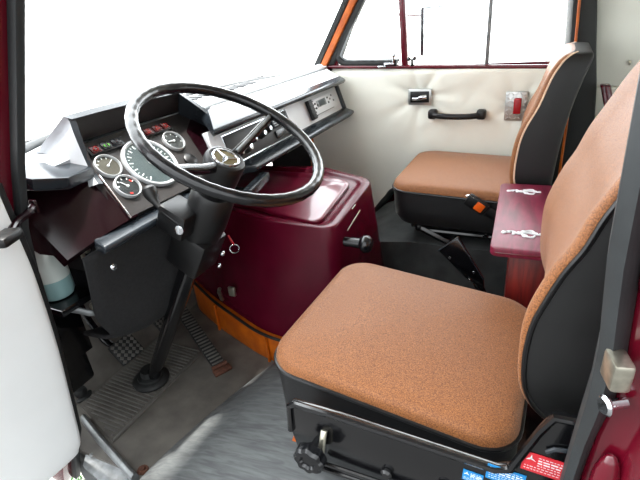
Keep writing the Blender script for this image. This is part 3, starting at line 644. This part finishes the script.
prof0 = [(-.08, .036, .56, .9), (-.099, .04, .63, .98), (-.096, .046, .73, 1), (-.081, .054, .80, 1), (-.048, .066, .875, .99), (-.022, .086, .957, .96), (.0, .1, 1.0, .92), (.014, .103, 1.017, .88), (.028, .1, 1.027, .84), (.042, .09, 1.031, .78)]
# farther seat
ps = seat('cab_seat', 'tan and black cab seat beside the far door', 0, 1.65, 2.14, .575, .555, -.535, .04, prof0, 1.66, 2.09, 0, bot_=.412)
# nearer seat
prof1 = [(.062, .17, .545, .86), (.034, .17, .585, .93), (.016, .172, .635, .98), (.010, .174, .70, 1), (.012, .18, .77, 1), (.034, .19, .845, 1), (.056, .198, .893, 1), (.073, .204, .943, .99), (.098, .208, .995, .98), (.124, .215, 1.05, .96), (.145, .215, 1.085, .9), (.165, .205, 1.103, .85), (.18, .19, 1.107, .8)]
ds = seat('cab_seat', 'large tan and black cab seat nearest the open door', 1, .64, 1.125, .525, .475, -.503, .03, prof1, .635, 1.13, 0, bot_=.315, rot=.03)
# near seat frame plate
YP = .575
out = [(-.405, .497), (-.3, .497), (-.1, .49), (-.01, .487), (.012, .50), (.045, .60), (.06, .635), (.1, .64), (.13, .62), (.13, .34), (-.33, .33), (-.4, .36), (-.412, .42)]
b = B(); b.prism([(x, YP, z) for x, z in out], (0, .02, 0)); b.bevel(.005); sp_ = obj('side_plate', b, K['blackmetal'], ds)
b = B(); b.tube([(x, YP, z) for x, z in [(-.41, .42), (-.405, .49), (-.39, .50), (-.3, .5), (-.1, .493), (-.01, .49), (.014, .502), (.047, .603), (.063, .638), (.12, .642)]], .007, 8); obj('rolled_edge', b, K['blackmetal'], sp_)
b = B(); b.tube([(-.34, YP-.01, .362), (.12, YP-.01, .377)], .005, 8); b.tube([(-.34, YP-.012, .348), (.12, YP-.012, .363)], .005, 8); obj('slide_rail', b, K['blackmetal'], ds)
b = B(); b.tube([(.06, YP-.006, .57), (.07, YP-.006, .58), (.09, YP-.006, .585), (.12, YP-.006, .575)], .004, 8); obj('recliner_wire', b, K['greyplastic'], ds)
for q in ((-.20, .39), (-.09, .41)): obj('plate_bolt', B().lathe((q[0], YP-.001, q[1]), (0, -1, 0), [(.012, 0), (.012, .006), (.007, .01), (0, .01)], 12), K['blackmetal'], ds)
# scalloped adjuster knob
b = B(); kc = V(-.347, YP-.025, .408)
def scal(r, y): return [kc+V(r*(1+.07*math.cos(8*a))*math.cos(a), y, r*(1+.07*math.cos(8*a))*math.sin(a)) for a in [2*math.pi*k/64 for k in range(64)]]
b.loft([scal(.012, .025), scal(.012, .0), scal(.027, 0), scal(.032, -.006), scal(.032, -.022), scal(.027, -.028), scal(.017, -.029), scal(.013, -.024), scal(.004, -.024)]); kno = obj('adjuster_knob', b, K['rim'], ds)
b = B(); b.tube([(-.335, YP-.012, .40), (-.328, YP-.012, .445), (-.328, YP-.004, .455)], .007, 10); obj('threaded_rod', b, K['steel'], ds)
b = B(); b.box((-.08, .89, .27), (.6, .44, .09), bev=.01); b.box((-.25, .64, .29), (.3, .03, .06), bev=.006); obj('seat_base', b, K['blackmetal'], ds)
b = B(); b.prism([(-.418, .6, .385), (-.43, .6, .35), (-.39, .6, .35)], (0, .03, 0)); obj('orange_bracket', b, K['orange'], ds)
# stickers: red and blue with white print
def sticker(name, m, x0, z0, w_, h_, tilt, star):
    R_ = Matrix.Rotation(tilt, 3, 'Y'); c = V(x0, YP-.0015, z0)
    s_ = obj(name, B().box(c, (w_, .001, h_), R_), m, ds, 0)
    p = B(); rnd = random.Random(int(x0*1000))
    def at(u, v): return c+R_ @ V(u, -.0009, v)
    nrow = 6
    for k in range(nrow):
        v = h_*(.34-.68*k/(nrow-1)); big = k in (1, 2); u = -w_*.43 if (k > 3 or star is False) else -w_*.12
        while u < w_*.43:
            l = rnd.uniform(.004, .010) if big else rnd.uniform(.002, .005); l = min(l, w_*.46-u); p.box(at(u+l/2, v), (l, .0004, h_*(.06 if big else .028)), R_); u += l+.0018
    if star:
        sc_ = at(-w_*.3, h_*.22)
        for a in (90, 210, 330):
            d = R_ @ V(math.cos(math.radians(a)), 0, math.sin(math.radians(a))); e = d.cross(V(0, 1, 0)); p.prism([sc_+e*.0018, sc_-e*.0018, sc_+d*h_*.2], (0, -.0005, 0))
    obj('print', p, K['mark'], s_, 0)
sticker('red_sticker', K['stickred'], .058, .533, .058, .042, .05, True)
sticker('blue_sticker', K['stickblue'], .008, .482, .06, .036, .06, False)
sticker('blue_sticker', K['stickblue'], -.043, .455, .034, .026, .06, True)
# far seat frame
b = B()
for y in (1.69, 2.08): b.tube([(-.45, y, .402), (.0, y, .402)], .014, 10)
b.tube([(-.40, 1.69, .38), (-.05, 1.69, .38)], .010, 8); b.tube([(-.4, 1.69, .397), (-.4, 2.08, .397)], .012, 10); b.tube([(-.05, 1.69, .397), (-.05, 2.08, .397)], .012, 10)
for y in (1.69, 2.08): b.tube([(-.42, y, .392), (-.24, y, .31)], .016, 8); b.tube([(-.0, y, .392), (-.02, y, .31)], .016, 8)
b.lathe((-.42, 1.676, .392), (0, -1, 0), [(.011, 0), (.011, .006), (0, .008)], 10); b.lathe((-.16, 1.676, .387), (0, -1, 0), [(.01, 0), (.01, .006), (0, .008)], 10)
obj('seat_frame', b, K['blackmetal'], ps)

# ================================================================== BOX BETWEEN SEATS
bx = thing('wooden_box', 'burgundy wooden box with ornate white hinges standing between the seats', 'box', (.04, 1.39, 0))
b = B(); b.box((.07, 1.39, .42), (.26, .45, .35), bev=.004); b.box((.09, 1.385, .13), (.22, .42, .26), bev=.004); obj('box_body', b, K['wood'], bx)
b = B(); lid = rrect(-.108, .2, 1.135, 1.64, .02, 4); b.loft([[(x, y, .597) for x, y in lid], [(x, y, .621) for x, y in lid]]); b.bevel(.004); lido = obj('box_lid', b, K['woodlid'], bx)
b = B(); b.tube([(-.095, 1.1365, .609), (.21, 1.1365, .609)], .003, 8); obj('lid_edge', b, K['maroonbody'], lido)
for yh in (1.235, 1.56):
    hx = -.042; b = B(); rnd = random.Random(3)
    pts = smoothpts([(hx-.035, yh, .623), (hx-.015, yh+.008, .623), (hx, yh-.004, .623), (hx+.02, yh+.006, .623), (hx+.05, yh, .623)], 5); b.tube(pts, .003, 8)
    for k, (dx, dy, r) in enumerate(((-.038, .0, .007), (-.026, .004, .006), (-.012, -.003, .0055), (.0, .004, .006), (.012, .012, .008), (.016, -.012, .008), (.03, .02, .005), (.034, -.018, .005), (.042, .006, .007), (.055, .004, .006))):
        b.lathe((hx+dx, yh+dy, .6215), (0, 0, 1), [(r, 0), (r*.8, .003), (0, .0035)], 10)
    for sg in (-1, 1): b.tube(smoothpts([(hx+.005, yh, .623), (hx+.018, yh+sg*.016, .623), (hx+.034, yh+sg*.02, .623), (hx+.04, yh+sg*.008, .623)], 4), .0028, 8)
    obj('ornate_hinge', b, K['whiteplate'], lido)
bx.rotation_euler = (0, 0, .05)
# ================================================================== SEAT BELT FITTINGS
sb = thing('seat_belt_buckle', 'black seat belt buckle with orange release button against the farther seat', 'buckle', (-.2, 1.64, .53))
R1 = Matrix.Rotation(math.radians(32), 3, 'Y') @ Matrix.Rotation(.1, 3, 'X')
b = B(); b.box((-.195, 1.628, .534), (.085, .02, .05), R1, .008); obj('buckle_body', b, K['blackplastic'], sb)
b = B(); b.box((-.185, 1.617, .528), (.032, .006, .034), R1, .003); obj('release_button', b, K['oranglens'], sb)
b = B(); b.tube([(-.16, 1.632, .512), (-.12, 1.635, .485), (-.08, 1.64, .44)], .018, 10, flat=.25); obj('stalk', b, K['blackplastic'], sb)
b = B(); b.tube([(-.232, 1.616, .568), (-.222, 1.614, .573), (-.205, 1.612, .562)], .003, 6); obj('chrome_edge', b, K['chrome'], sb)
bs = thing('seat_belt_sleeve', 'flat black belt sleeve rising beside the nearer seat', 'belt sleeve', (-.14, 1.25, .4))
q = [(-.205, 1.3, .555), (-.262, 1.3, .50), (-.175, 1.3, .415), (-.115, 1.3, .38), (-.12, 1.3, .42)]
b = B(); b.prism(q, (0, .018, 0)); b.bevel(.004); obj('sleeve', b, K['blackmetal'], bs)
b = B(); b.tube([q[1], q[0], q[4]], .0022, 6); obj('sleeve_edging', b, K['greyplastic'], bs)
for x, z in ((-.225, .48), (-.15, .44), (-.16, .41)): obj('rivet', B().lathe((x, 1.3, z), (0, -1, 0), [(.005, 0), (.004, .002), (0, .003)], 10), K['chrome'], bs)
b = B(); b.tube([(-.14, 1.31, .40), (-.1, 1.3, .33), (-.08, 1.3, .2), (-.08, 1.3, .0)], .016, 8, flat=.4); obj('anchor_strap', b, K['blackmetal'], bs)

# ================================================================== PEDALS AND FOOTWELL
def pedal(nm, lab, c, n, size, arm):
    t = thing(nm, lab, 'pedal', c); u, v, n = axes(n); R_ = rotm(u, v, n)
    obj('pedal_pad', B().box(c, (size[0], size[1], .014), R_, .006), K['rubber'], t)
    b = B()
    for i in range(5):
        for k in range(5):
            cc = V(*c)+u*size[0]*(-.38+.19*i)+v*size[1]*(-.38+.19*k)+n*.0085
            b.box(cc, (size[0]*.11, size[1]*.13, .005), R_ @ Matrix.Rotation(.785, 3, 'Z'), .001)
    obj('pad_studs', b, K['stud'], t)
    obj('pedal_arm', B().tube(arm, .013, 10, flat=.7), K['blackmetal'], t); return t
pn = V(.75, -.1, .65)
pedal('clutch_pedal', 'black studded pedal on a bent arm left of the column', (-1.312, .882, .145), pn, (.10, .09), smoothpts([(-1.46, .86, .40), (-1.44, .855, .30), (-1.38, .855, .19), (-1.33, .87, .145)], 4))
pedal('brake_pedal', 'black studded pedal behind the steering column', (-1.30, 1.075, .135), pn, (.085, .075), smoothpts([(-1.5, 1.05, .42), (-1.46, 1.06, .28), (-1.35, 1.07, .15)], 4))
ap = thing('accelerator_pedal', 'long ribbed black floor pedal beside the orange plinth', 'pedal', (-1.0, 1.03, .02))
a0, a1 = V(-1.02, 1.03, .03), V(-1.345, 1.2, .125); dd = (a1-a0).normalized(); sd_ = dd.cross(V(0, 0, 1)).normalized(); nn = sd_.cross(dd)
RA = rotm(dd, sd_, nn); c = (a0+a1)/2; L = (a1-a0).length
obj('treadle', B().box(c, (L, .052, .012), RA, .004), K['rubber'], ap)
b = B()
for k in range(22): b.box(c+dd*(L*(-.47+.94*k/21))+nn*.0075, (.006, .046, .004), RA, .001)
obj('treadle_ribs', b, K['stud'], ap)
b = B(); b.tube([a0-sd_*.03, a0+sd_*.03], .008, 8); b.box(a0+V(.01, 0, -.02), (.03, .07, .012), RA, .003); obj('treadle_hinge', b, K['rust'], ap)
b = B(); b.tube(smoothpts([(-1.33, 1.11, .05), (-1.35, 1.16, .04), (-1.4, 1.2, .08)], 4), .012, 8); obj('pedal_bracket', b, K['orange'], loc=(-1.33, 1.11, .04), label='small orange bracket on the floor behind the steering column', cat='bracket')
# dip switch
fs = thing('foot_switch', 'round black rubber foot switch on the floor beside the open door', 'foot switch', (-1.44, .735, 0))
obj('switch_base', B().lathe((-1.44, .735, 0), (.1, 0, 1), [(.036, -.02), (.036, .01), (.03, .014), (0, .014)]), K['rubber'], fs)
obj('switch_button', B().lathe((-1.44, .735, .01), (.1, 0, 1), [(.024, 0), (.024, .02), (.018, .03), (0, .033)]), K['rubber'], fs)
# ribbed mat
rm = thing('ribbed_floor_mat', 'ribbed grey rubber foot mat in front of the pedals', 'mat', (-1.28, .85, 0))
b = B(); mp = [(-1.41, .70), (-1.155, .625), (-1.155, 1.07), (-1.41, 1.12)]; b.prism([(x, y, .0005) for x, y in mp], (0, 0, .004)); obj('mat_sheet', b, K['mat'], rm)
b = B()
for k in range(30):
    y = .645+k*.0155; x0 = -1.40 if y > .71 else -1.39+(.71-y)*3.2
    if x0 < -1.18: b.box(((x0-1.172)/2, y, .006), (-1.172-x0, .007, .005), bev=.0015)
b.box((-1.16, .85, .006), (.008, .44, .005), bev=.0015)
obj('mat_ribs', b, K['stud'], rm)
# washer bottle
wb = thing('washer_bottle', 'translucent white washer bottle half full of bluish fluid under the dash end', 'bottle', (-1.15, .635, .575))
c = (-1.15, .635); R_ = .045
obj('fluid_level', B().lathe((*c, .575), (0, 0, 1), [(R_*.86, 0), (R_, .012), (R_, .055)]), K['fluid'], wb)
obj('bottle_body', B().lathe((*c, .63), (0, 0, 1), [(R_, 0), (R_*.98, .05), (R_*.9, .1), (R_*.6, .125), (.02, .135), (0, .135)]), K['bottle'], wb)
b = B(); b.tube(smoothpts([(-1.13, .67, .73), (-1.12, .69, .715), (-1.11, .71, .69), (-1.09, .70, .66)], 4), .006, 8); b.box((-1.12, .69, .69), (.03, .02, .03), bev=.004); b.sphere((-1.09, .715, .68), .011); obj('pump_hose', b, K['steel'], wb)
# shelf and clutter under the dash end
us = thing('under_dash_bracket', 'black steel shelf bracket below the washer bottle', 'bracket', (-1.2, .68, .5))
b = B(); b.box((-1.2, .67, .56), (.26, .18, .02), bev=.004); b.box((-1.31, .67, .4), (.02, .18, .3), bev=.004); b.box((-1.37, .68, .25), (.13, .12, .22), bev=.015); obj('bracket_plate', b, K['blackmetal'], us)
for q in ((-1.09, .72, .60), (-1.12, .7, .5)): obj('bracket_bolt', B().lathe(q, (.7, -.5, .4), [(.012, 0), (.012, .006), (.006, .01), (0, .01)], 12), K['steel'], us)
b = B(); b.tube(smoothpts([(-1.155, .60, .545), (-1.12, .64, .525), (-1.09, .67, .50), (-1.075, .68, .515)], 4), .010, 10, flat=.6); obj('grey_lever', b, K['alu'], us)
# door check strap
cs_ = thing('door_check_strap', 'black door check strap joining the open door to the front pillar', 'door strap', (-.94, .48, .86))
b = B(); b.tube(smoothpts([(-.985, .562, .878), (-.97, .54, .875), (-.955, .5, .87), (-.935, .475, .865)], 4), .008, 10); obj('strap_rod', b, K['maroondark'], cs_)
b = B(); b.box((-.905, .445, .868), (.04, .06, .022), Matrix.Rotation(.4, 3, 'Z'), .008); obj('strap_end', b, K['blackplastic'], cs_)
b = B()
b.box((-.985, .564, .878), (.02, .008, .03), bev=.003)
obj('strap_bracket', b, K['maroondark'], cs_)
# latch striker on near rear pillar
sk = thing('door_striker', 'worn steel block on the near rear pillar', 'striker', (.1, .455, .82))
b = B(); b.box((.097, .455, .842), (.021, .033, .036), Matrix.Rotation(.25, 3, 'Z'), .005); obj('striker_block', b, K['steel'], sk)
bp_ = thing('striker_pin', 'chrome headed pin below the steel striker block', 'pin', (.108, .46, .78))
b = B(); b.lathe((.115, .468, .79), (-.85, -.5, .0), [(.006, 0), (.006, .02), (.011, .021), (.012, .024), (.009, .027), (0, .027)], 20); obj('pin_head', b, K['chrome'], bp_)
# rust stain washer on the floor
obj('rusty_bolt', B().lathe((-.985, .585, .0), (0, 0, 1), [(.018, 0), (.016, .005), (.009, .006), (.008, .011), (0, .012)], 14), K['rust'], loc=(-.985, .585, 0), label='rusty bolt head on the floor beside the aluminium sill strip', cat='bolt')
# exterior mirror beyond the far window
wm = thing('wing_mirror', 'exterior mirror seen faintly through the far side window', 'mirror', (-.62, 2.45, 1.1))
u = Matrix.Rotation(.98, 3, 'Z')
b = B(); b.box((-.565, 2.5, 1.08), (.16, .02, .22), u, .009); obj('mirror_housing', b, K['greyplastic'], wm)
b = B(); b.box(V(-.565, 2.5, 1.08)+u @ V(0, -.0115, 0), (.147, .004, .206), u, .001); obj('mirror_glass', b, K['chrome'], wm)
b = B(); b.tube([(-.6, 2.51, 1.15), (-.75, 2.45, 1.17), (-.95, 2.25, 1.15)], .008, 8); obj('mirror_arm', b, K['whiteplate'], wm)
# grass by the front of the van
b = B(); rnd = random.Random(5)
for k in range(260):
    x, y = -1.92+rnd.uniform(-.06, .12), .84+rnd.uniform(-.08, .12); h = rnd.uniform(.02, .06); a = rnd.uniform(0, 6.28); e = V(math.cos(a), math.sin(a), 0)*.006
    v = [b.b.verts.new(p) for p in (V(x, y, -.74)-e, V(x, y, -.74)+e, V(x+rnd.uniform(-.02, .02), y+rnd.uniform(-.02, .02), -.74+h))]; b.face(v)
obj('grass', b, K['grass'], kind='stuff', label='tuft of green grass on the ground below the open door', cat='grass')
